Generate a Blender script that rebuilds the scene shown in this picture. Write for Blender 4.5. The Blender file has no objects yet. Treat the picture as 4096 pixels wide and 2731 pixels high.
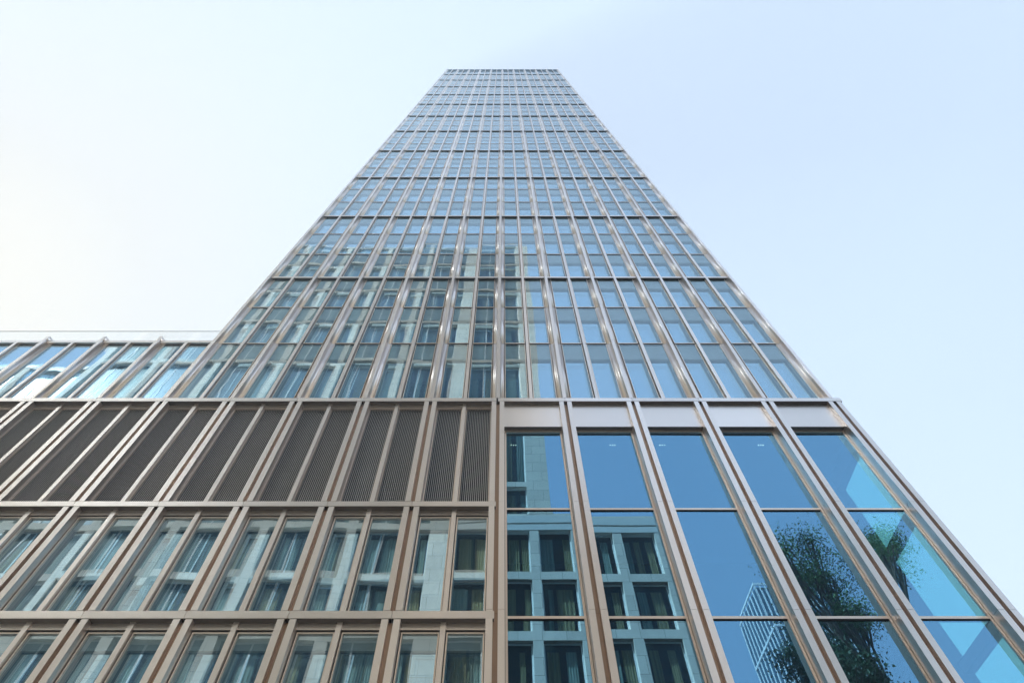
import bpy, math, random
from mathutils import Vector, Matrix
R = math.radians
rnd = random.Random(7)
sc = bpy.context.scene
col = sc.collection

# ------------------------------------------------------------------ camera
CAMZ = 1.6
D = 13.72
cam_d = bpy.data.cameras.new("camera")
cam = bpy.data.objects.new("camera", cam_d)
col.objects.link(cam)
cam_d.sensor_width = 36.0
cam_d.lens = 20.0
cam_d.shift_x = 0.00855
cam_d.clip_start = 0.1
cam_d.clip_end = 3000
cam.location = (0, -D, CAMZ)
cam.rotation_euler = (R(90 + 59.33), 0, 0)
sc.camera = cam

# ------------------------------------------------------------------ sky and sun
SUN_EL, SUN_AZ = 42.0, -66.0          # azimuth from +Y, negative = to the left
w = bpy.data.worlds.new("World")
sc.world = w
w.use_nodes = True
nt = w.node_tree
bg = nt.nodes["Background"]
sky = nt.nodes.new("ShaderNodeTexSky")
sky.sky_type = 'NISHITA'
sky.sun_disc = False
sky.sun_elevation = R(SUN_EL)
sky.sun_rotation = R(SUN_AZ)
sky.air_density = 1.0
sky.dust_density = 1.0
sky.ozone_density = 1.0
# sky colour grade: evens out the glow round the sun and pales the blue
SK_GAIN, SK_K, SK_SAT = 4.4, 2.42, 0.60
lum = nt.nodes.new("ShaderNodeVectorMath"); lum.operation = 'DOT_PRODUCT'; lum.inputs[1].default_value = (0.28, 0.52, 0.20)
m1 = nt.nodes.new("ShaderNodeMath"); m1.operation = 'MULTIPLY_ADD'; m1.inputs[1].default_value = SK_GAIN / SK_K; m1.inputs[2].default_value = 1.0
m2_ = nt.nodes.new("ShaderNodeMath"); m2_.operation = 'DIVIDE'; m2_.inputs[0].default_value = SK_GAIN
s4 = nt.nodes.new("ShaderNodeVectorMath"); s4.operation = 'SCALE'
s5 = nt.nodes.new("ShaderNodeHueSaturation"); s5.inputs["Saturation"].default_value = SK_SAT
nt.links.new(sky.outputs[0], lum.inputs[0]); nt.links.new(lum.outputs["Value"], m1.inputs[0]); nt.links.new(m1.outputs[0], m2_.inputs[1])
nt.links.new(sky.outputs[0], s4.inputs[0]); nt.links.new(m2_.outputs[0], s4.inputs["Scale"])
s6 = nt.nodes.new("ShaderNodeVectorMath"); s6.operation = 'MULTIPLY'; s6.inputs[1].default_value = (0.995, 1.0, 0.925)
nt.links.new(s4.outputs[0], s5.inputs["Color"]); nt.links.new(s5.outputs[0], s6.inputs[0]); nt.links.new(s6.outputs[0], bg.inputs[0])
bg.inputs[1].default_value = 0.15
sd = Vector((math.sin(R(SUN_AZ)) * math.cos(R(SUN_EL)), math.cos(R(SUN_AZ)) * math.cos(R(SUN_EL)), math.sin(R(SUN_EL))))
sl = bpy.data.lights.new("sun", 'SUN')
sl.energy = 5.0
sl.angle = R(0.55)
sl.color = (1.0, 0.92, 0.83)
sun = bpy.data.objects.new("sun", sl)
sun.rotation_euler = sd.to_track_quat('Z', 'Y').to_euler()
col.objects.link(sun)
sc.view_settings.view_transform = 'Standard'
sc.view_settings.look = 'None'
sc.view_settings.exposure = 1.5
sc.view_settings.gamma = 1.0
cy = sc.cycles
cy.max_bounces = 10
cy.diffuse_bounces = 3
cy.glossy_bounces = 6
cy.transparent_max_bounces = 16
cy.sample_clamp_indirect = 4.0
cy.blur_glossy = 0.3
cy.use_denoising = True
cy.volume_bounces = 0

# ------------------------------------------------------------------ materials
def N(t, k, **kw):
    n = t.nodes.new(k)
    for a, b in kw.items():
        if a in n.inputs: n.inputs[a].default_value = b
        else: setattr(n, a, b)
    return n

def metal(name, c, rough=0.36, metallic=0.85, bump=0.004, var=0.10):
    m = bpy.data.materials.new(name); m.use_nodes = True
    t = m.node_tree; b = t.nodes["Principled BSDF"]
    b.inputs["Metallic"].default_value = metallic
    geo = N(t, "ShaderNodeNewGeometry")
    oi = N(t, "ShaderNodeObjectInfo")
    mp = N(t, "ShaderNodeMapping"); mp.inputs["Scale"].default_value = (2.2, 2.2, 0.55)
    t.links.new(geo.outputs["Position"], mp.inputs[0])
    n1 = N(t, "ShaderNodeTexNoise"); n1.inputs["Scale"].default_value = 1.0; n1.inputs["Detail"].default_value = 1.0
    t.links.new(mp.outputs[0], n1.inputs[0])
    bp = N(t, "ShaderNodeBump"); bp.inputs["Distance"].default_value = bump; bp.inputs["Strength"].default_value = 1.0
    t.links.new(n1.outputs["Fac"], bp.inputs["Height"])
    t.links.new(bp.outputs[0], b.inputs["Normal"])
    n2 = N(t, "ShaderNodeTexNoise"); n2.inputs["Scale"].default_value = 9.0; n2.inputs["Detail"].default_value = 4.0
    t.links.new(geo.outputs["Position"], n2.inputs[0])
    mr = N(t, "ShaderNodeMapRange"); mr.inputs["To Min"].default_value = rough - 0.03; mr.inputs["To Max"].default_value = rough + 0.05
    t.links.new(n2.outputs["Fac"], mr.inputs[0]); t.links.new(mr.outputs[0], b.inputs["Roughness"])
    hs = N(t, "ShaderNodeHueSaturation"); hs.inputs["Color"].default_value = (*c, 1)
    m2 = N(t, "ShaderNodeMapRange"); m2.inputs["To Min"].default_value = 1 - var; m2.inputs["To Max"].default_value = 1 + var
    t.links.new(oi.outputs["Random"], m2.inputs[0]); t.links.new(m2.outputs[0], hs.inputs["Value"])
    t.links.new(hs.outputs[0], b.inputs["Base Color"])
    return m

def plain(name, c, rough=0.6, metallic=0.0, spec=0.5, noise=0.15, scale=3.0):
    m = bpy.data.materials.new(name); m.use_nodes = True
    t = m.node_tree; b = t.nodes["Principled BSDF"]
    b.inputs["Metallic"].default_value = metallic
    b.inputs["Roughness"].default_value = rough
    b.inputs["Specular IOR Level"].default_value = spec
    geo = N(t, "ShaderNodeNewGeometry")
    n = N(t, "ShaderNodeTexNoise"); n.inputs["Scale"].default_value = scale; n.inputs["Detail"].default_value = 5.0
    t.links.new(geo.outputs["Position"], n.inputs[0])
    mr = N(t, "ShaderNodeMapRange"); mr.inputs["To Min"].default_value = 1 - noise; mr.inputs["To Max"].default_value = 1 + noise
    t.links.new(n.outputs["Fac"], mr.inputs[0])
    hs = N(t, "ShaderNodeHueSaturation"); hs.inputs["Color"].default_value = (*c, 1)
    t.links.new(mr.outputs[0], hs.inputs["Value"]); t.links.new(hs.outputs[0], b.inputs["Base Color"])
    return m

def schlick(t, r0, power=5.0):
    geo = N(t, "ShaderNodeNewGeometry")
    dot = N(t, "ShaderNodeVectorMath", operation='DOT_PRODUCT')
    t.links.new(geo.outputs["Normal"], dot.inputs[0]); t.links.new(geo.outputs["Incoming"], dot.inputs[1])
    ab = N(t, "ShaderNodeMath", operation='ABSOLUTE'); t.links.new(dot.outputs["Value"], ab.inputs[0])
    s = N(t, "ShaderNodeMath", operation='SUBTRACT'); s.inputs[0].default_value = 1.0; t.links.new(ab.outputs[0], s.inputs[1])
    p = N(t, "ShaderNodeMath", operation='POWER'); t.links.new(s.outputs[0], p.inputs[0]); p.inputs[1].default_value = power
    ma = N(t, "ShaderNodeMath", operation='MULTIPLY_ADD'); t.links.new(p.outputs[0], ma.inputs[0])
    ma.inputs[1].default_value = 1 - r0; ma.inputs[2].default_value = r0
    return ma.outputs[0], geo, p.outputs[0]

def waves(t, geo, dist, scale=(0.9, 0.9, 0.5)):
    oi = N(t, "ShaderNodeObjectInfo")
    mu = N(t, "ShaderNodeVectorMath", operation='SCALE'); mu.inputs[0].default_value = (31, 17, 53)
    t.links.new(oi.outputs["Random"], mu.inputs["Scale"])
    ad = N(t, "ShaderNodeVectorMath", operation='ADD')
    t.links.new(geo.outputs["Position"], ad.inputs[0]); t.links.new(mu.outputs[0], ad.inputs[1])
    mp = N(t, "ShaderNodeMapping"); mp.inputs["Scale"].default_value = scale
    t.links.new(ad.outputs[0], mp.inputs[0])
    n1 = N(t, "ShaderNodeTexNoise"); n1.inputs["Scale"].default_value = 1.0; n1.inputs["Detail"].default_value = 0.6
    t.links.new(mp.outputs[0], n1.inputs[0])
    bp = N(t, "ShaderNodeBump"); bp.inputs["Distance"].default_value = dist; bp.inputs["Strength"].default_value = 1.0
    t.links.new(n1.outputs["Fac"], bp.inputs["Height"])
    return bp.outputs[0]

def glass(name, r0, tint, through, wave=0.004, rough=0.0, base=None, wscale=(0.9, 0.9, 0.5), power=5.0):
    """reflecting pane: see-through when base is None, else a dark room right behind it"""
    m = bpy.data.materials.new(name); m.use_nodes = True
    t = m.node_tree; t.nodes.clear()
    out = N(t, "ShaderNodeOutputMaterial")
    f, geo, gz = schlick(t, r0, power)
    g = N(t, "ShaderNodeBsdfGlossy"); g.inputs["Color"].default_value = (*tint, 1); g.inputs["Roughness"].default_value = rough
    cm = N(t, "ShaderNodeMix", data_type='RGBA'); 
    ca = [i for i in cm.inputs if i.type == 'RGBA']; ca[0].default_value = (*tint, 1); ca[1].default_value = (0.84, 0.94, 1.0, 1)
    pw = N(t, "ShaderNodeMath", operation='MULTIPLY'); pw.use_clamp = True; pw.inputs[1].default_value = 1.7; t.links.new(gz, pw.inputs[0])
    t.links.new(pw.outputs[0], cm.inputs[0])
    t.links.new([o for o in cm.outputs if o.type == 'RGBA'][0], g.inputs["Color"])
    if wave: t.links.new(waves(t, geo, wave, wscale), g.inputs["Normal"])
    if base is None:
        tr = N(t, "ShaderNodeBsdfTransparent"); tr.inputs["Color"].default_value = (*through, 1)
    else:
        tr = N(t, "ShaderNodeBsdfDiffuse"); tr.inputs["Color"].default_value = (*base, 1)
    mx = N(t, "ShaderNodeMixShader")
    t.links.new(f, mx.inputs[0]); t.links.new(tr.outputs[0], mx.inputs[1]); t.links.new(g.outputs[0], mx.inputs[2])
    t.links.new(mx.outputs[0], out.inputs[0])
    return m

def stone(name, c):
    m = bpy.data.materials.new(name); m.use_nodes = True
    t = m.node_tree; b = t.nodes["Principled BSDF"]
    b.inputs["Roughness"].default_value = 0.75
    geo = N(t, "ShaderNodeNewGeometry")
    sp = N(t, "ShaderNodeSeparateXYZ"); t.links.new(geo.outputs["Position"], sp.inputs[0])
    ad = N(t, "ShaderNodeMath", operation='ADD'); t.links.new(sp.outputs[0], ad.inputs[0]); t.links.new(sp.outputs[1], ad.inputs[1])
    cb = N(t, "ShaderNodeCombineXYZ"); t.links.new(ad.outputs[0], cb.inputs[0]); t.links.new(sp.outputs[2], cb.inputs[1])
    br = N(t, "ShaderNodeTexBrick"); br.inputs["Scale"].default_value = 1.0
    br.inputs["Brick Width"].default_value = 1.35; br.inputs["Row Height"].default_value = 0.96
    br.inputs["Mortar Size"].default_value = 0.012; br.inputs["Mortar Smooth"].default_value = 0.1
    br.inputs["Color1"].default_value = (*[x * 1.04 for x in c], 1); br.inputs["Color2"].default_value = (*[x * 0.9 for x in c], 1)
    br.inputs["Mortar"].default_value = (*[x * 0.35 for x in c], 1)
    t.links.new(cb.outputs[0], br.inputs["Vector"])
    n = N(t, "ShaderNodeTexNoise"); n.inputs["Scale"].default_value = 1.7; n.inputs["Detail"].default_value = 8.0; n.inputs["Roughness"].default_value = 0.65
    t.links.new(geo.outputs["Position"], n.inputs[0])
    mr = N(t, "ShaderNodeMapRange"); mr.inputs["To Min"].default_value = 0.8; mr.inputs["To Max"].default_value = 1.15
    t.links.new(n.outputs["Fac"], mr.inputs[0])
    hs = N(t, "ShaderNodeHueSaturation"); t.links.new(br.outputs["Color"], hs.inputs["Color"]); t.links.new(mr.outputs[0], hs.inputs["Value"])
    t.links.new(hs.outputs[0], b.inputs["Base Color"])
    return m

def curtain_mat(name, ca, cb):
    m = bpy.data.materials.new(name); m.use_nodes = True
    t = m.node_tree; b = t.nodes["Principled BSDF"]; b.inputs["Roughness"].default_value = 0.9
    geo = N(t, "ShaderNodeNewGeometry")
    mp = N(t, "ShaderNodeMapping"); mp.inputs["Scale"].default_value = (9.0, 0.0, 0.15)
    t.links.new(geo.outputs["Position"], mp.inputs[0])
    n = N(t, "ShaderNodeTexNoise"); n.inputs["Scale"].default_value = 1.0; n.inputs["Detail"].default_value = 2.0
    t.links.new(mp.outputs[0], n.inputs[0])
    cr = N(t, "ShaderNodeValToRGB")
    cr.color_ramp.elements[0].position = 0.3; cr.color_ramp.elements[0].color = (*ca, 1)
    cr.color_ramp.elements[1].position = 0.7; cr.color_ramp.elements[1].color = (*cb, 1)
    t.links.new(n.outputs["Fac"], cr.inputs[0]); t.links.new(cr.outputs[0], b.inputs["Base Color"])
    return m

M = {}
M['bronze'] = metal("champagne_anodised_metal", (0.82, 0.765, 0.745), 0.325, 0.96)
M['bronze_dark'] = metal("brown_metal_recess_shade", (0.36, 0.25, 0.19), 0.42, 0.75)  # plinth metal; in pilaster recesses its dark brown paints in the dimmer light
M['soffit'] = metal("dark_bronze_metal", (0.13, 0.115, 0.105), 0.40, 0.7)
M['frame'] = metal("pink_bronze_frame", (0.80, 0.70, 0.635), 0.33, 0.85, 0.001)
M['gap'] = plain("black_rubber_gasket", (0.012, 0.011, 0.011), 0.8, spec=0.2)
M['louvre'] = metal("louvre_blade_metal", (0.38, 0.36, 0.35), 0.33, 0.85, 0.001)
M['reveal'] = plain("grey_reveal_panel", (0.20, 0.235, 0.25), 0.5)
M['spandrel'] = plain("grey_green_spandrel_panel", (0.30, 0.39, 0.45), 0.5, noise=0.3, scale=1.2)
M['glass_out'] = glass("outer_window_glass", 0.25, (0.66, 0.86, 1.0), (0.84, 0.94, 0.97), 0.005)
M['glass_in'] = glass("inner_window_glass", 0.64, (0.56, 0.80, 1.0), None, 0.0055, base=(0.018, 0.028, 0.034), wscale=(0.7, 0.7, 0.35))
M['glass_lobby'] = glass("lobby_glass", 0.48, (0.28, 0.64, 1.0), (0.40, 0.72, 0.74), 0.0030, wscale=(0.5, 0.5, 0.4))
M['glass_side'] = glass("side_lobby_glass", 0.12, (0.7, 0.95, 0.97), (0.42, 0.76, 0.74), 0.002)
M['glass_rail'] = glass("balustrade_glass", 0.012, (0.9, 1.0, 1.0), (0.985, 0.995, 0.99), 0.0)
M['dark'] = plain("dark_interior", (0.03, 0.032, 0.034), 0.8)
M['body'] = plain("dark_core_cladding", (0.05, 0.05, 0.052), 0.7)
M['ceiling'] = plain("lobby_ceiling_paint", (0.10, 0.11, 0.11), 0.8)
M['crown'] = metal("blue_grey_crown_panel", (0.30, 0.40, 0.50), 0.4, 0.6)
M['stone'] = stone("pale_limestone", (0.80, 0.72, 0.61))
M['stone_light'] = plain("smooth_pale_stone", (0.72, 0.70, 0.65), 0.6, noise=0.08)
M['office_glass'] = glass("office_window_glass", 0.12, (0.75, 0.9, 0.92), None, 0.0, rough=0.13, base=(0.012, 0.02, 0.02))
M['office_glass_clear'] = glass("office_window_glass_clear", 0.09, (0.72, 0.88, 1.0), (0.70, 0.80, 0.77), 0.0, rough=0.30, power=2.3)
M['wing_glass'] = glass("wing_window_glass", 0.07, (0.8, 0.9, 0.92), (0.80, 0.88, 0.84), 0.0, rough=0.30)
M['curtain'] = curtain_mat('tan_curtain', (0.20, 0.14, 0.07), (0.50, 0.38, 0.21))
M['sheer'] = curtain_mat('grey_sheer_curtain', (0.20, 0.23, 0.21), (0.46, 0.50, 0.46))
M['white_metal'] = plain("white_painted_frame", (0.78, 0.78, 0.76), 0.5)
M['blue_glass'] = glass("tower_blue_glass", 0.10, (0.7, 0.88, 0.95), None, 0.0, rough=0.08, base=(0.01, 0.03, 0.045))
M['bark'] = plain("tree_bark", (0.10, 0.075, 0.055), 0.9)
M['leaf'] = plain("green_leaves", (0.085, 0.17, 0.04), 0.6, noise=0.6, scale=1.5)
M['leaf_dark'] = plain("dark_green_leaves", (0.03, 0.07, 0.025), 0.6, noise=0.5, scale=1.5)
M['paving'] = stone("grey_paving_slabs", (0.36, 0.35, 0.33))
M['asphalt'] = plain("asphalt", (0.05, 0.05, 0.052), 0.9, noise=0.2, scale=8)

def lamp_mat():
    m = bpy.data.materials.new("lit_downlight"); m.use_nodes = True
    b = m.node_tree.nodes["Principled BSDF"]
    b.inputs["Base Color"].default_value = (1, 0.9, 0.7, 1)
    b.inputs["Emission Color"].default_value = (1, 0.9, 0.75, 1); b.inputs["Emission Strength"].default_value = 0.6
    return m
M['lamp'] = lamp_mat()

# ------------------------------------------------------------------ mesh helpers
class MB:
    def __init__(s): s.v = []; s.f = []; s.m = []; s.sm = []; s.mats = []
    def mi(s, k):
        if k not in s.mats: s.mats.append(k)
        return s.mats.index(k)
    def add(s, vs, fs, k, smooth=False):
        o = len(s.v); s.v += vs; i = s.mi(k)
        for f in fs:
            s.f.append(tuple(o + a for a in f)); s.m.append(i); s.sm.append(smooth)
        return s
    def box(s, x0, x1, y0, y1, z0, z1, k):
        vs = [(x0, y0, z0), (x1, y0, z0), (x1, y1, z0), (x0, y1, z0), (x0, y0, z1), (x1, y0, z1), (x1, y1, z1), (x0, y1, z1)]
        return s.add(vs, [(0, 3, 2, 1), (4, 5, 6, 7), (0, 1, 5, 4), (1, 2, 6, 5), (2, 3, 7, 6), (3, 0, 4, 7)], k)
    def quad(s, a, b, c, d, k): return s.add([a, b, c, d], [(0, 1, 2, 3)], k)
    def prism(s, pts, z0, z1, k, smooth=False, caps=True):
        n = len(pts)
        vs = [(x, y, z0) for x, y in pts] + [(x, y, z1) for x, y in pts]
        fs = [(i, (i + 1) % n, n + (i + 1) % n, n + i) for i in range(n)]
        s.add(vs, fs, k, smooth)
        if caps: s.add(vs, [tuple(range(n - 1, -1, -1)), tuple(range(n, 2 * n))], k)
        return s
    def build(s, name, parent=None, loc=(0, 0, 0), **tags):
        me = bpy.data.meshes.new(name)
        me.from_pydata(s.v, [], s.f)
        for k in s.mats: me.materials.append(M[k])
        me.polygons.foreach_set("material_index", s.m)
        me.polygons.foreach_set("use_smooth", s.sm)
        me.update()
        return link(name, me, parent, loc, **tags)

def link(name, me, parent=None, loc=(0, 0, 0), **tags):
    o = bpy.data.objects.new(name, me); col.objects.link(o)
    o.location = loc
    if parent is not None: o.parent = parent
    for a, b in tags.items(): o[a] = b
    return o

def thing(name, label, cat, loc=(0, 0, 0)):
    return link(name, None, None, loc, label=label, category=cat)

Z = lambda z: z + CAMZ                # heights below were measured above the camera
FX = lambda k: -0.21 + 2.7 * k        # centre line of facade fin k
H = 3.757
LEDGE0, LEDGE1 = 18.44, 18.65
line = lambda n: 19.533 + H * n
NST = 34
TOPG = line(NST)
TOP = 154.0

# ------------------------------------------------------------------ tower
tower = thing("glass_tower", "tall slender glass tower with bronze fins rising to the sky above a high glazed lobby", "tower", (0, 0, 0))

def fin_profile(x):
    h = [(0.075, 0.0), (0.082, 0.06), (0.090, 0.12), (0.102, 0.165), (0.125, 0.20), (0.165, 0.226), (0.26, 0.235)]
    return [(x - a, b) for a, b in h] + [(x - 0.26, 0.40), (x + 0.26, 0.40)] + [(x + a, b) for a, b in reversed(h)]

def fin_mesh(mb, x, z0, z1, joints):
    cuts = [z0] + [j for j in joints if z0 + 0.3 < j < z1 - 0.3] + [z1]
    p = fin_profile(x)
    n = len(p)
    for a, b in zip(cuts[:-1], cuts[1:]):
        a2, b2 = a + 0.006, b - 0.006
        vs = [(q[0], q[1], a2) for q in p] + [(q[0], q[1], b2) for q in p]
        for i in range(n):
            j = (i + 1) % n
            # flanks smooth, front and back flat
            flat = (i in (6, 7, 8)) or i == n - 1
            mb.add([vs[i], vs[j], vs[n + j], vs[n + i]], [(0, 1, 2, 3)], 'bronze', not flat)
        mb.add(vs, [tuple(range(n - 1, -1, -1)), tuple(range(n, 2 * n))], 'bronze')
    mb.box(x - 0.06, x + 0.06, 0.03, 0.38, z0 + 0.01, z1 - 0.02, 'gap')

def weld(o):
    import bmesh
    bm = bmesh.new(); bm.from_mesh(o.data)
    bmesh.ops.remove_doubles(bm, verts=bm.verts, dist=1e-5)
    bmesh.ops.recalc_face_normals(bm, faces=bm.faces)
    bm.to_mesh(o.data); bm.free()

joints = [Z(line(n)) for n in range(1, NST + 3)]
for k in range(-5, 6):
    mb = MB(); fin_mesh(mb, FX(k), Z(LEDGE1) + 0.012, Z(TOP + 0.25), joints)
    o = mb.build("fin", tower)
    weld(o)

# mid-bay mullions
def mullion(mb, x, z0, z1, y0, hw=0.068, back=0.40, joints=()):
    cuts = [z0] + [j for j in joints if z0 + 0.3 < j < z1 - 0.3] + [z1]
    for a, b in zip(cuts[:-1], cuts[1:]):
        mb.box(x - hw, x + hw, y0, back, a + 0.004, b - 0.004, 'bronze')
    mb.box(x - hw - 0.030, x - hw, 0.255, back, z0, z1, 'gap')
    mb.box(x + hw, x + hw + 0.030, 0.255, back, z0, z1, 'gap')
for k in range(-5, 5):
    mb = MB(); mullion(mb, FX(k) + 1.35, Z(LEDGE1) + 0.01, Z(TOP - 0.2), 0.115, joints=joints)
    mb.build("mullion", tower)

# windows: origin at bottom centre of the cell
HW = 0.482
def window_frame(mb, x, z, h, dy=0.0):
    # light sill bar, side bars, black head gap, spandrel, reveals
    mb.box(x - HW, x + HW, 0.200 + dy, 0.26 + dy, z, z + 0.055, 'frame')
    mb.box(x - HW, x - HW + 0.028, 0.205 + dy, 0.258 + dy, z + 0.055, z + h - 0.075, 'frame')
    mb.box(x + HW - 0.028, x + HW, 0.205 + dy, 0.258 + dy, z + 0.055, z + h - 0.075, 'frame')
    mb.box(x - HW, x + HW, 0.245 + dy, 0.40 + dy, z + h - 0.075, z + h - 0.002, 'gap')
    zs = z + h - 1.25
    mb.box(x - HW + 0.03, x + HW - 0.03, 0.30 + dy, 0.40 + dy, zs, z + h - 0.076, 'spandrel')
    mb.box(x - HW + 0.002, x - HW + 0.028, 0.262 + dy, 0.415 + dy, z + 0.056, zs + 0.6, 'reveal')
    mb.box(x + HW - 0.028, x + HW - 0.002, 0.262 + dy, 0.415 + dy, z + 0.056, zs + 0.6, 'reveal')
def pane_quad(mb, x, y, z0, z1, hw, k, tilt=True):
    # a pane with a slight tilt of its own
    ax = rnd.uniform(-1, 1) * 0.0036 * hw if tilt else 0
    az = rnd.uniform(-1, 1) * 0.0036 * (z1 - z0) / 2 if tilt else 0
    mb.quad((x - hw, y - ax - az, z0), (x + hw, y + ax - az, z0), (x + hw, y + ax + az, z1), (x - hw, y - ax + az, z1), k)
def cells(k): return (FX(k) + 0.766, FX(k) + 1.934)

def add_window(parent, x, z, h, dy=0.0, **tags):
    mb = MB(); window_frame(mb, 0, 0, h, dy); f = mb.build("window", parent, (x, 0, z), **tags)
    mb = MB(); pane_quad(mb, 0, 0.235 + dy, 0.05, h - 0.07, HW - 0.02, 'glass_out'); mb.build("outer_pane", f)
    mb = MB(); pane_quad(mb, 0, 0.412 + dy, 0.05, h - 1.24, HW - 0.02, 'glass_in'); mb.build("inner_pane", f)
    return f
rest = MB()
for n in range(0, NST):
    z0 = Z(LEDGE1) + 0.004 if n == 0 else Z(line(n))
    h = Z(line(n + 1)) - z0
    for k in range(-5, 5):
        for x in cells(k):
            if n < 5: add_window(tower, x, z0, h)
            else:
                window_frame(rest, x, z0, h)
                pane_quad(rest, x, 0.235, z0 + 0.05, z0 + h - 0.07, HW - 0.02, 'glass_out')
                pane_quad(rest, x, 0.412, z0 + 0.05, z0 + h - 1.24, HW - 0.02, 'glass_in')
rest.build("upper_windows", tower, kind="stuff")

# horizontal bands every third storey
for n in range(3, NST, 3):
    for k in range(-5, 5):
        mb = MB(); z = Z(line(n))
        mb.box(FX(k) + 0.093, FX(k + 1) - 0.093, 0.111, 0.252, z - 0.15, z + 0.012, 'bronze')
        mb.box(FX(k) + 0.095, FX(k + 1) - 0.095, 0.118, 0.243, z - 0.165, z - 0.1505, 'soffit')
        mb.box(FX(k) + 0.20, FX(k + 1) - 0.20, 0.20, 0.25, z - 0.20, z - 0.166, 'gap')
        mb.build("band", tower)
# crown
mb = MB()
mb.box(FX(-5) - 0.2, FX(5) + 0.2, 0.55, 0.8, Z(TOPG), Z(TOP) - 0.2, 'crown')
mb.box(FX(-5) - 0.26, FX(5) + 0.26, 0.11, 0.9, Z(TOP) - 0.2, Z(TOP), 'crown')
mb.build("crown", tower)
mb = MB(); mb.box(8.19, 8.225, 0.28, 0.30, Z(31.35), Z(31.75), 'lamp'); mb.build("strip_light", tower)
# body above the ledge
mb = MB()
mb.box(FX(-5) - 0.24, FX(5) + 0.24, 0.43, 27.0, Z(LEDGE0), Z(TOPG), 'body')
mb.build("core", tower)
# side cladding of the tower, right and left flanks
for sgn in (-1, 1):
    mb = MB()
    xx = FX(5 * sgn)
    for j in range(0, 10):
        y = 0.43 + 2.7 * j
        for n in range(0, NST):
            z0 = Z(LEDGE1) if n == 0 else Z(line(n)); z1 = Z(line(n + 1))
            a = xx + sgn * 0.243; b = xx + sgn * 0.262
            mb.box(min(a, b), max(a, b), y + 0.28, y + 2.5, z0 + 0.1, z1 - 0.1, 'glass_in')
        mb.box(xx + sgn * 0.26 - 0.2, xx + sgn * 0.26 + 0.2, y - 0.02, y + 0.2, Z(LEDGE1), Z(TOP), 'bronze')
    mb.build("side_cladding", tower)

# ledge over the lobby and under the left half
def ledge(parent, k, name="ledge", lift=0.0, z0=LEDGE0, z1=LEDGE1, back=0.255, right=None, left=None):
    x0 = FX(k) + 0.006 if left is None else left
    x1 = FX(k + 1) - 0.006 if right is None else right
    mb = MB()
    mb.box(x0, x1, -0.003, back, Z(z0), Z(z1), 'bronze')
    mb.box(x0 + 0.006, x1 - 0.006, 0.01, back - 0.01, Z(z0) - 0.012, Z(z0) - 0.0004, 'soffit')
    return mb.build(name, parent)
for k in range(-5, 5):
    ledge(tower, k, right=(FX(5) + 0.33 if k == 4 else (FX(0) - 0.065 if k == -1 else None)), left=(FX(0) + 0.005 if k == 0 else None))

# ---- lobby
lz0 = 0.0
lj = [Z(z) for z in (1.72, 5.51, 9.305, 13.10)]
def board(mb, x0, x1, z0, z1, js, back=0.37):
    cuts = [z0] + [j for j in js if z0 + 0.3 < j < z1 - 0.3] + [z1]
    for a, b in zip(cuts[:-1], cuts[1:]):
        mb.box(x0, x1, 0.0, back, a + 0.004, b - 0.004, 'bronze')
    mb.box(x0 + 0.012, x1 - 0.012, 0.012, back - 0.01, z0 + 0.01, z1 - 0.01, 'gap')
def pilaster(parent, k, z0, z1, js, back=0.37, recess=0.13):
    mb = MB(); x = FX(k)
    board(mb, x - 0.25, x - 0.068, z0, z1, js, back)
    board(mb, x + 0.068, x + 0.25, z0, z1, js, back)
    cuts = [z0] + [j - 0.02 for j in js if z0 + 0.3 < j < z1 - 0.3] + [z1 - 0.03]
    for a, b in zip(cuts[:-1], cuts[1:]):
        mb.box(x - 0.0665, x + 0.0665, recess, recess + 0.06, a + 0.004, b - 0.004, 'bronze_dark')  # recess back: shade of the slot is put into the browner colour
    mb.box(x - 0.0665, x + 0.0665, recess + 0.061, back - 0.02, z0, z1 - 0.02, 'gap')
    return mb.build("pilaster", parent)
for k in range(0, 6):
    pilaster(tower, k, 0.0, Z(LEDGE0) - 0.016, lj)
for k in range(0, 5):
    x0, x1 = FX(k) + 0.2515, FX(k + 1) - 0.2515
    mb = MB()
    mb.box(x0, x1, 0.165, 0.45, Z(17.04), Z(LEDGE0) - 0.02, 'bronze')
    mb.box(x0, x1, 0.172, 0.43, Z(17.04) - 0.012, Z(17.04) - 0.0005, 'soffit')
    mb.build("lintel_panel", tower)
    mb = MB()
    mb.box(x0, x1, 0.345, 0.42, Z(16.94), Z(17.04) - 0.013, 'frame')
    mb.box(x0 + 0.010, x0 + 0.075, 0.345, 0.42, 0.1, Z(16.94), 'frame')
    mb.box(x1 - 0.075, x1 - 0.010, 0.345, 0.42, 0.1, Z(16.94), 'frame')
    mb.box(x0, x0 + 0.010, 0.36, 0.42, 0.1, Z(16.94), 'gap')
    mb.box(x1 - 0.010, x1, 0.36, 0.42, 0.1, Z(16.94), 'gap')
    mb.build("lobby_frame", tower)
    zs = [0.1] + [Z(z) for z in (1.72, 5.49, 9.27, 13.06)] + [Z(16.94)]
    for i in range(5):
        a, b = zs[i], zs[i + 1]
        if i:
            m2 = MB(); m2.box(x0 + 0.075, x1 - 0.075, 0.345, 0.47, a, a + 0.075, 'frame'); m2.box(x0 + 0.08, x1 - 0.08, 0.352, 0.465, a - 0.03, a - 0.0005, 'gap')
            m2.build("transom", tower); a += 0.075
        mb = MB(); pane_quad(mb, (x0 + x1) / 2, 0.385, a, b, (x1 - x0) / 2 - 0.072, 'glass_lobby')
        mb.build("lobby_pane", tower)
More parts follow.
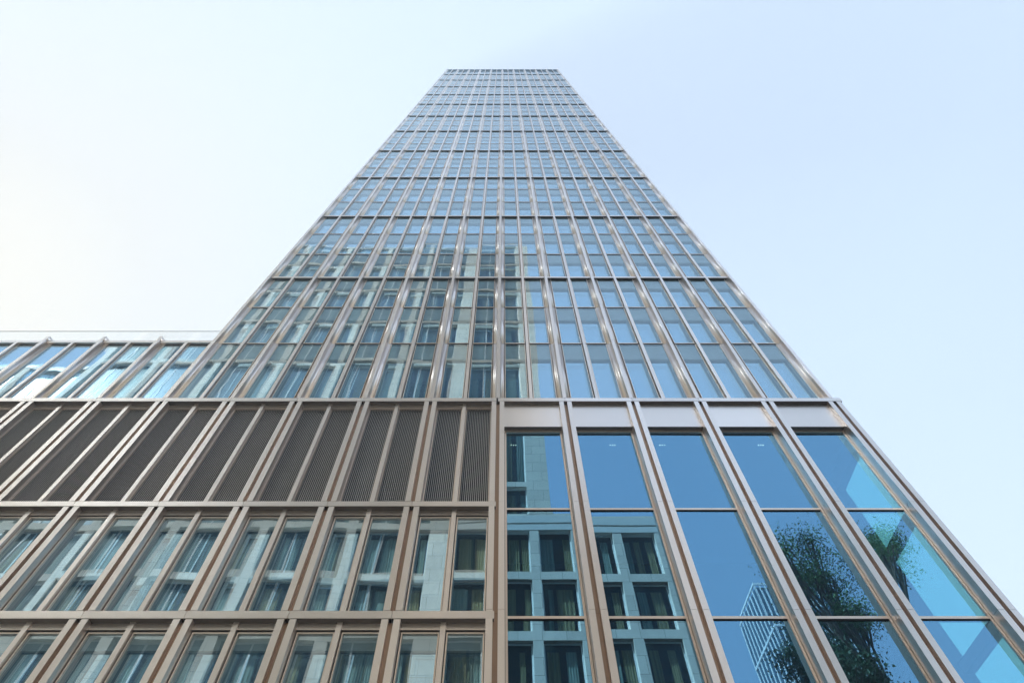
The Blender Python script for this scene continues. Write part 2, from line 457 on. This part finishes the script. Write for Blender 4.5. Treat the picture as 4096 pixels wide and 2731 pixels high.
# lobby room
mb = MB()
mb.box(-0.1, 13.2, 8.0, 8.3, 0, Z(17.9), 'dark')
mb.box(-0.35, -0.1, 0.45, 8.3, 0, Z(17.9), 'dark')
mb.box(13.2, 13.5, 3.35, 8.3, 0, Z(17.9), 'dark')
mb.build("lobby_wall", tower)
mb = MB(); mb.box(-0.1, 13.5, 0.47, 8.0, Z(16.98), Z(17.3), 'ceiling'); mb.build("lobby_ceiling", tower)
mb = MB(); mb.box(13.05, 13.5, 2.75, 3.348, 0, Z(16.97), 'dark'); mb.build("lobby_column", tower)
for a, b in ((0.1, 1.72), (1.9, 5.49), (5.7, 9.15), (9.45, 12.94), (13.24, 16.3)):
    mb = MB(); mb.quad((13.42, 0.44, Z(a)), (13.42, 2.75, Z(a)), (13.42, 2.75, Z(b)), (13.42, 0.44, Z(b)), 'glass_side'); mb.build("side_pane", tower)
for a, b in ((1.72, 1.9), (5.49, 5.7), (9.15, 9.45), (12.94, 13.24), (16.3, 16.97)):
    mb = MB(); mb.box(13.2, 13.5, 0.44, 2.748, Z(a), Z(b), 'dark'); mb.build("side_transom", tower)
for x in (0.29, 4.14, 6.07, 9.9):
    mb = MB()
    for i in range(3): mb.box(x + i * 0.09, x + i * 0.09 + 0.035, 1.0, 1.03, Z(16.94), Z(16.979), 'lamp')
    mb.build("ceiling_light", tower)

# ------------------------------------------------------------------ podium building
podium = thing("podium_building", "low bronze-framed wing left of the tower with louvres above rows of windows", "office building", (0, 0, 0))
KL = -12
BANDS = [(12.89, 13.09), (9.05, 9.26), (5.21, 5.42), (1.37, 1.58)]
for k in range(KL, 0):
    for (a, b) in BANDS:
        ledge(podium, k, "band", 0, a, b, 0.235, right=(FX(0) - 0.03 if k == -1 else None))
for k in range(KL, -5):
    ledge(podium, k, "ledge")
rows = [(13.09, LEDGE0, 'l'), (9.26, 12.89, 'w'), (5.42, 9.05, 'w'), (1.58, 5.21, 'w')]
# pilasters per storey
for k in range(KL, 0):
    for (a, b, t) in rows:
        pilaster(podium, k, Z(a) + 0.012, Z(b) - 0.016, [], 0.33)
def louvre_panel(x, z0, z1):
    """one framed bank of upright blades"""
    mb = MB(); hw = 0.500
    mb.box(x - hw, x - hw + 0.03, 0.235, 0.33, z0, z1, 'frame'); mb.box(x + hw - 0.03, x + hw, 0.235, 0.33, z0, z1, 'frame')
    mb.box(x - hw + 0.03, x + hw - 0.03, 0.235, 0.33, z1 - 0.03, z1, 'frame')
    mb.box(x - hw + 0.03, x + hw - 0.03, 0.34, 0.36, z0, z1 - 0.03, 'gap')
    n = 14; p = (2 * hw - 0.08) / n
    for i in range(n):
        c = x - hw + 0.04 + p * (i + 0.5)
        pts = []
        for a in range(7):
            t = math.pi * a / 6
            pts.append((c - 0.012 * math.cos(t), 0.262 - 0.012 * math.sin(t)))
        pts += [(c + 0.006, 0.285), (c - 0.006, 0.285)]
        nn = len(pts); vs = [(q[0], q[1], z0) for q in pts] + [(q[0], q[1], z1 - 0.03) for q in pts]
        for i2 in range(nn):
            j2 = (i2 + 1) % nn
            mb.add([vs[i2], vs[j2], vs[nn + j2], vs[nn + i2]], [(0, 1, 2, 3)], 'louvre', i2 < 6)
    o = mb.build("louvre", podium); weld(o); return o
def podium_window(x, z0, z1):
    hw = 0.513; t = 0.036
    mb = MB()
    mb.box(x - hw, x + hw, 0.30, 0.33, z1 - 0.035, z1, 'gap')
    a, b = x - hw + 0.022, x + hw - 0.022
    mb.box(a - 0.022, a, 0.27, 0.33, z0, z1 - 0.035, 'gap'); mb.box(b, b + 0.022, 0.27, 0.33, z0, z1 - 0.035, 'gap')
    zt = z1 - 0.036
    mb.box(a, a + t, 0.245, 0.32, z0, zt, 'frame'); mb.box(b - t, b, 0.245, 0.32, z0, zt, 'frame')
    mb.box(a + t, b - t, 0.245, 0.32, zt - t, zt, 'frame')
    mb.box(a + t, b - t, 0.245, 0.32, z0, z0 + t, 'frame')
    mb.box(a + t, b - t, 0.36, 0.44, zt - 0.42, zt, 'spandrel')
    mb.box(a + t - 0.02, a + t, 0.322, 0.45, z0, zt, 'reveal'); mb.box(b - t, b - t + 0.02, 0.322, 0.45, z0, zt, 'reveal')
    f = mb.build("window", podium, (0, 0, 0))
    mb = MB(); pane_quad(mb, x, 0.30, z0 + t, zt - t, hw - 0.058, 'glass_out'); mb.build("outer_pane", f)
    mb = MB(); pane_quad(mb, x, 0.447, z0 + t, zt - 0.41, hw - 0.058, 'glass_in'); mb.build("inner_pane", f)
for k in range(KL, 0):
    xm = FX(k) + 1.35
    for (a, b, t) in rows:
        mb = MB()
        mb.box(FX(k) + 0.2515, FX(k + 1) - 0.2515, 0.21, 0.33, Z(b) - 0.185, Z(b) - 0.002, 'bronze')
        mb.build("header_panel", podium)
        mb = MB(); mb.box(xm - 0.07, xm + 0.07, 0.145, 0.33, Z(a) + 0.004, Z(b) - 0.014, 'bronze'); mb.build("mullion", podium)
        for s in (-1, 1):
            x = xm + s * (0.07 + 0.514)
            if t == 'l': louvre_panel(x, Z(a) + 0.004, Z(b) - 0.20)
            else: podium_window(x, Z(a) + 0.004, Z(b) - 0.19)
# top storey left of the tower
for k in range(KL, -5):
    mb = MB(); fin_mesh(mb, FX(k), Z(LEDGE1) + 0.012, Z(23.62), joints)
    o = mb.build("fin", podium); weld(o)
    mb = MB(); mullion(mb, FX(k) + 1.35, Z(LEDGE1) + 0.01, Z(23.24), 0.115); mb.build("mullion", podium)
    for x in cells(k):
        z0 = Z(LEDGE1) + 0.004; h = Z(23.24) - z0
        mb = MB()
        mb.box(-HW, -HW + 0.028, 0.205, 0.258, 0, h, 'frame'); mb.box(HW - 0.028, HW, 0.205, 0.258, 0, h, 'frame')
        mb.box(-HW, HW, 0.245, 0.40, h - 0.09, h, 'gap')
        f = mb.build("window", podium, (x, 0, z0))
        mb = MB(); pane_quad(mb, 0, 0.235, 0.0, h - 0.09, HW - 0.02, 'glass_out'); mb.build("outer_pane", f)
        mb = MB(); pane_quad(mb, 0, 0.26, 0.0, h - 0.09, HW - 0.02, 'glass_in'); mb.build("inner_pane", f)
for k in range(KL, -5):
    mb = MB(); mb.box(FX(k) + 0.08, FX(k + 1) - 0.08, 0.112, 0.9, Z(23.24), Z(23.42), 'bronze')
    mb.build("coping", podium)
bal = MB()
bal.box(FX(KL), FX(-5) - 0.3, 0.90, 1.02, Z(23.2), Z(23.5), 'soffit')
bal = bal.build("balustrade", podium)
xj = -16.7
while xj > FX(KL) + 2:
    mb = MB(); mb.quad((xj - 2.69, 0.78, Z(23.42)), (xj - 0.012, 0.78, Z(23.42)), (xj - 0.012, 0.78, Z(25.46)), (xj - 2.69, 0.78, Z(25.46)), 'glass_rail'); mb.build("glass_panel", bal); xj -= 2.7
mb = MB(); mb.quad((-16.69, 0.78, Z(23.42)), (-13.98, 0.78, Z(23.42)), (-13.98, 0.78, Z(25.46)), (-16.69, 0.78, Z(25.46)), 'glass_rail'); mb.build("glass_panel", bal)
mb = MB(); mb.box(FX(KL) + 1, -13.98, 0.770, 0.795, Z(25.462), Z(25.485), 'reveal'); mb.build("rail", bal)
mb = MB(); mb.box(FX(KL), FX(-5) - 0.26, 0.46, 18.0, 0.0, Z(23.2), 'body')
mb.box(FX(-5) - 0.24, FX(0) - 0.26, 0.46, 18.0, 0.0, Z(LEDGE0) - 0.02, 'body'); mb.build("core", podium)
mb = MB(); mb.box(FX(KL), FX(0) - 0.25, 0.05, 0.45, 0.0, Z(1.36), 'bronze_dark'); mb.build("plinth", podium)

# ------------------------------------------------------------------ stone office building across the street (seen mirrored in the glass)
office = thing("stone_office_building", "pale limestone office block with tan curtains behind deep windows, mirrored in the glass", "office building", (0, 0, 0))
YF = -15.68
def office_window(x0, x1, z0, z1, seed):
    r = random.Random(seed)
    wd, hh = x1 - x0, z1 - z0
    mb = MB(); yb = YF - 0.30
    t = 0.09
    mb.box(0, t, yb - 0.05, yb, 0, hh, 'white_metal'); mb.box(wd - t, wd, yb - 0.05, yb, 0, hh, 'white_metal')
    mb.box(t, wd - t, yb - 0.05, yb, hh - t, hh, 'white_metal'); mb.box(t, wd - t, yb - 0.05, yb, 0, t, 'white_metal')
    if wd > 3:
        for q in (1, 2): mb.box(wd * q / 3 - 0.05, wd * q / 3 + 0.05, yb - 0.05, yb, t, hh - t, 'white_metal')
    f = mb.build("window", office, (x0, 0, z0))
    mb = MB(); mb.quad((t, yb - 0.03, t), (t, yb - 0.03, hh - t), (wd - t, yb - 0.03, hh - t), (wd - t, yb - 0.03, t), 'wing_glass' if z0 < 28 or x0 < -38 else 'office_glass_clear'); mb.build("pane", f)
    x = t + r.uniform(0.0, 0.3); mb = MB(); n = 0
    while x < wd - 0.3 and z0 < 70:
        cw = r.uniform(0.3, 1.0)
        a, b = x, min(x + cw, wd - t)
        m = 8; vs = []
        for i in range(m + 1):
            xx = a + (b - a) * i / m; yy = yb - 0.22 - (0.03 if i % 2 else 0.0)
            vs += [(xx, yy, t), (xx, yy, hh - 0.35)]
        mb.add(vs, [(2 * i, 2 * i + 1, 2 * i + 3, 2 * i + 2) for i in range(m)], 'curtain' if r.random() < (0.3 if x0 < -5 else 0.55) else 'sheer')
        n += 1
        x = b + (r.uniform(0.05, 0.4) if x0 < -5 and z0 < 28 else r.uniform(0.12, 0.7))
    if n: mb.build("curtain", f)
PIERS = [(-4.9, -3.5)] + [(-4.2 - 5.85 * i - 0.33, -4.2 - 5.85 * i + 0.33) for i in range(1, 12)]
st = MB(); wins = []
LOWT = 27.57
# lower grid, right part: 2.735 m bays, 3.85 m storeys
low_lines = [22.68 - 3.85 * i for i in range(0, 7)]        # centres of spandrels
xs = [2.23 + 2.735 * k for k in range(-2, 3)]
prev = -3.5
edges = []
for x in xs: edges.append((x, x + 2.15))
edges[-1] = (edges[-1][0], edges[-1][1])
xr = 11.0
cur = -3.5
for a, b in edges:
    st.box(cur, a, YF - 0.42, YF, 0, Z(26.15), 'stone'); cur = b
st.box(cur, xr, YF - 0.42, YF, 0, Z(26.15), 'stone')
tops = [26.15] + [c - 0.28 for c in low_lines]
bots = [c + 0.28 for c in low_lines]
for a, b in edges:
    for i in range(len(bots)):
        z1, z0 = tops[i], bots[i]
        if Z(z0) < 1.0: continue
        wins.append((a, b, Z(z0), Z(z1)))
    for c in low_lines:
        if Z(c) > 0.6: st.box(a, b, YF - 0.42, YF - 0.004, Z(c) - 0.28, Z(c) + 0.28, 'stone')
# cornice of the wing
st.box(-3.5, xr + 0.02, YF - 0.45, YF + 0.03, Z(26.15), Z(26.62), 'stone_light')
st.box(-3.5, xr - 0.02, YF - 0.45, YF - 0.08, Z(26.62), Z(26.75), 'stone')
st.box(-3.5, xr + 0.02, YF - 0.45, YF + 0.05, Z(26.75), Z(27.35), 'stone_light')
st.box(-3.5, xr - 0.02, YF - 0.45, YF - 0.02, Z(27.35), Z(LOWT), 'stone')
# left part, 5.85 m bays
for (a, b) in PIERS:
    if b < -69: continue
    top = 77.4 if a > -40 else 45.6
    st.box(a, b, YF - 0.42, YF, 0, Z(top) - 0.5, 'stone')
beamsH = [LOWT + 3.1 + 7.93 * i for i in range(6)]         # 30.7 ... 70.3
for i in range(len(PIERS) - 1):
    a, b = PIERS[i + 1][1], PIERS[i][0]
    if b < -66: continue
    top = 77.4 if a > -40 else 45.6
    lo = [c for c in low_lines if Z(c) > 0.6] + [26.53, 30.7]
    allb = sorted(set([round(c, 3) for c in lo] + [round(c, 3) for c in beamsH if c < top - 3]))
    prevz = 0.6
    for c in allb:
        wins.append((a, b, prevz, Z(c) - 0.24)); prevz = Z(c) + 0.24
        st.box(a, b, YF - 0.42, YF - 0.004, Z(c) - 0.24, Z(c) + 0.24, 'stone')
    wins.append((a, b, prevz, Z(top) - 0.5))
# right tall bay above the wing: window then end pier
st.box(1.65, 3.3, YF - 0.42, YF, Z(LOWT), Z(77.4) - 0.5, 'stone')
for i, c in enumerate(beamsH):
    z0 = Z(LOWT) + 0.05 if i == 0 else Z(beamsH[i - 1]) + 0.24
    wins.append((-3.5, 1.65, z0, Z(c) - 0.24))
    st.box(-3.5, 1.65, YF - 0.42, YF - 0.004, Z(c) - 0.24, Z(c) + 0.24, 'stone')
wins.append((-3.5, 1.65, Z(beamsH[-1]) + 0.24, Z(77.4) - 0.5))
XE = PIERS[6][0]          # left end of the tall part
st.box(XE, 3.32, YF - 0.45, YF + 0.03, Z(77.4) - 0.5, Z(77.4), 'stone_light')
st.box(-68, XE, YF - 0.45, YF + 0.03, Z(45.6) - 0.5, Z(45.6), 'stone_light')
# side wall of the tall part and wing
st.box(2.9, 3.295, YF - 18, YF - 0.43, Z(LOWT), Z(77.0), 'stone')
st.box(10.6, 10.99, YF - 18, YF - 0.43, 0, Z(27.3), 'stone')
st.build("wall", office)
for i, (a, b, z0, z1) in enumerate(wins):
    office_window(a, b, z0, z1, i)
mb = MB()
mb.box(-68, 3.2, YF - 18, YF - 0.95, 0.0, Z(45.0), 'dark'); mb.box(XE + 0.3, 2.88, YF - 18, YF - 0.95, Z(45.0) + 0.01, Z(76.9), 'dark')
mb.box(3.21, 10.58, YF - 18, YF - 0.95, 0, Z(27.2), 'dark'); mb.build("interior_core", office)

# ------------------------------------------------------------------ added mid-rise block, out of view: blocks low right sky, darkens fin flanks
nb = thing("added_midrise_blocker", "long dark green glazed block, out of view, added to block low sky at right", "office building", (0, 0, 0))
M['green_glass'] = glass("green_ribbon_glass", 0.12, (0.7, 0.9, 0.85), None, 0.0, rough=0.05, base=(0.02, 0.045, 0.035))
M['nb_wall'] = plain("dark_grey_cladding", (0.10, 0.11, 0.105), 0.6)
mb = MB(); mb.box(75.0, 100.0, -14.0, 85.0, 0.0, 36.5, 'nb_wall'); mb.build("wall", nb)
for i in range(9):
    mb = MB(); z = 1.6 + 3.75 * i
    mb.box(74.85, 74.997, -13.0, 84.0, z, z + 2.2, 'green_glass'); wb = mb.build("window_band", nb)
    mb = MB(); y = -13.0
    while y <= 84.0:
        mb.box(74.75, 74.848, y - 0.04, y + 0.04, z, z + 2.2, 'nb_wall'); y += 1.78
    mb.build("glazing_bars", wb)

# ------------------------------------------------------------------ distant lattice tower, mirrored at lower right
lat = thing("lattice_tower", "distant high-rise wrapped in a white lattice, mirrored in the lowest lobby glass", "tower", (0, 0, 0))
def lattice():
    mb = MB(); x0, x1, y1, z1 = 76.0, 98.0, -136.0, 111.0
    y0 = y1 - 22
    mb.box(x0, x1, y0, y1, 0, z1, 'blue_glass'); mb.build("glass_body", lat)
    mb = MB()
    n = 15
    for i in range(n + 1):
        x = x0 + (x1 - x0) * i / n
        mb.box(x - 0.2, x + 0.2, y1 + 0.003, y1 + 0.25, 0, z1 + 1.5, 'white_metal')
    for i in range(10):
        y = y0 + (y1 - y0) * i / 9
        mb.box(x0 - 0.2, x0 - 0.003, y - 0.22, y + 0.22, 0, z1 + 1.5, 'white_metal')
    z = z1 + 1.0
    while z > 2:
        mb.box(x0 - 0.3, x1 + 0.2, y1 + 0.004, y1 + 0.35, z - 0.3, z + 0.3, 'white_metal')
        mb.box(x0 - 0.35, x0 - 0.004, y0, y1 + 0.003, z - 0.3, z + 0.3, 'white_metal')
        z -= 14.0
    mb.build("lattice", lat)
lattice()

# ------------------------------------------------------------------ trees (seen mirrored in the lobby glass)
def tree(name, label, x, y, h, r, leafk, nleaf, seed, spread=0.5):
    t = thing(name, label, "tree", (x, y, 0)); q = random.Random(seed)
    mb = MB()
    def limb(a, b, ra, rb, sides=7):
        a, b = Vector(a), Vector(b); d = (b - a).normalized()
        u = d.cross(Vector((0, 0, 1))) if abs(d.z) < 0.9 else d.cross(Vector((1, 0, 0)))
        u.normalize(); v = d.cross(u); vs = []
        for p, rr in ((a, ra), (b, rb)):
            for i in range(sides):
                an = 2 * math.pi * i / sides
                vs.append(tuple(p + (u * math.cos(an) + v * math.sin(an)) * rr))
        mb.add(vs, [(i, (i + 1) % sides, sides + (i + 1) % sides, sides + i) for i in range(sides)], 'bark', True)
    tips = []
    def grow(p, d, L, rad, depth):
        p = Vector(p); e = p + d * L
        limb(p, e, rad, rad * 0.68)
        if depth == 0: tips.append(e); return
        for i in range(3 if depth > 1 else 4):
            nd = (d + Vector((q.uniform(-1, 1), q.uniform(-1, 1), q.uniform(-0.1, 0.8))) * spread * 1.35).normalized()
            grow(e, nd, L * q.uniform(0.62, 0.85), rad * 0.62, depth - 1)
        
    grow((0, 0, 0), Vector((0.03, 0.02, 1)), h * 0.33, h * 0.017, 4)
    mb.build("trunk", t)
    mb = MB(); vs = []; fs = []
    hmin = h * 0.30
    for i in range(nleaf):
        c = tips[q.randrange(len(tips))]
        s = q.gauss(0, 1) * 0.0 + 1
        off = Vector((q.gauss(0, 1), q.gauss(0, 1), q.gauss(0, 0.8))) * (h * 0.021)
        p = c + off
        if p.z < hmin: continue
        e = Vector((q.uniform(-1, 1), q.uniform(-1, 1), q.uniform(-1, 1))).normalized()
        f = e.cross(Vector((q.uniform(-1, 1), q.uniform(-1, 1), q.uniform(-1, 1)))).normalized()
        a = q.uniform(0.06, 0.125); b = a * 0.55
        o = len(vs); vs += [tuple(p - e * a), tuple(p + f * b), tuple(p + e * a), tuple(p - f * b)]
        fs.append((o, o + 1, o + 2, o + 3))
    mb.add(vs, fs, leafk); mb.build("crown", t)
tree("plane_tree", "tall leafy street tree with open branches, mirrored in the right-hand lobby panes", 27.5, -26.5, 34, 6, 'leaf', 26000, 3, 0.23)
tree("small_tree", "smaller dark green bushy tree, mirrored at the bottom of the lobby glass", 19.0, -24.5, 20.5, 4, 'leaf_dark', 22000, 5, 0.33)

# ------------------------------------------------------------------ ground
def sheet(name, x0, x1, y0, y1, z, k, thick=0.0):
    mb = MB()
    if thick: mb.box(x0, x1, y0, y1, z - thick, z, k)
    else: mb.quad((x0, y0, z), (x1, y0, z), (x1, y1, z), (x0, y1, z), k)
    mb.build(name, None, kind="structure")
sheet("ground", -1500, 1500, -1500, 1500, -0.14, 'asphalt')
sheet("pavement", -90, 90, -6.5, 60, 0.0, 'paving', 0.13)
sheet("pavement", -90, 90, -60, -11.5, 0.0, 'paving', 0.13)

# ------------------------------------------------------------------ haze
HZ = bpy.data.materials.new("air_haze"); HZ.use_nodes = True
t = HZ.node_tree; t.nodes.clear()
o_ = N(t, "ShaderNodeOutputMaterial"); v_ = N(t, "ShaderNodeVolumePrincipled")
v_.inputs["Color"].default_value = (0.60, 0.80, 1.0, 1); v_.inputs["Density"].default_value = 0.0018
v_.inputs["Anisotropy"].default_value = 0.0
t.links.new(v_.outputs[0], o_.inputs["Volume"])
M['haze'] = HZ
mb = MB(); mb.box(-120, 130, -190, 90, -1.2, 165, 'haze'); mb.build("haze", None, kind="stuff")
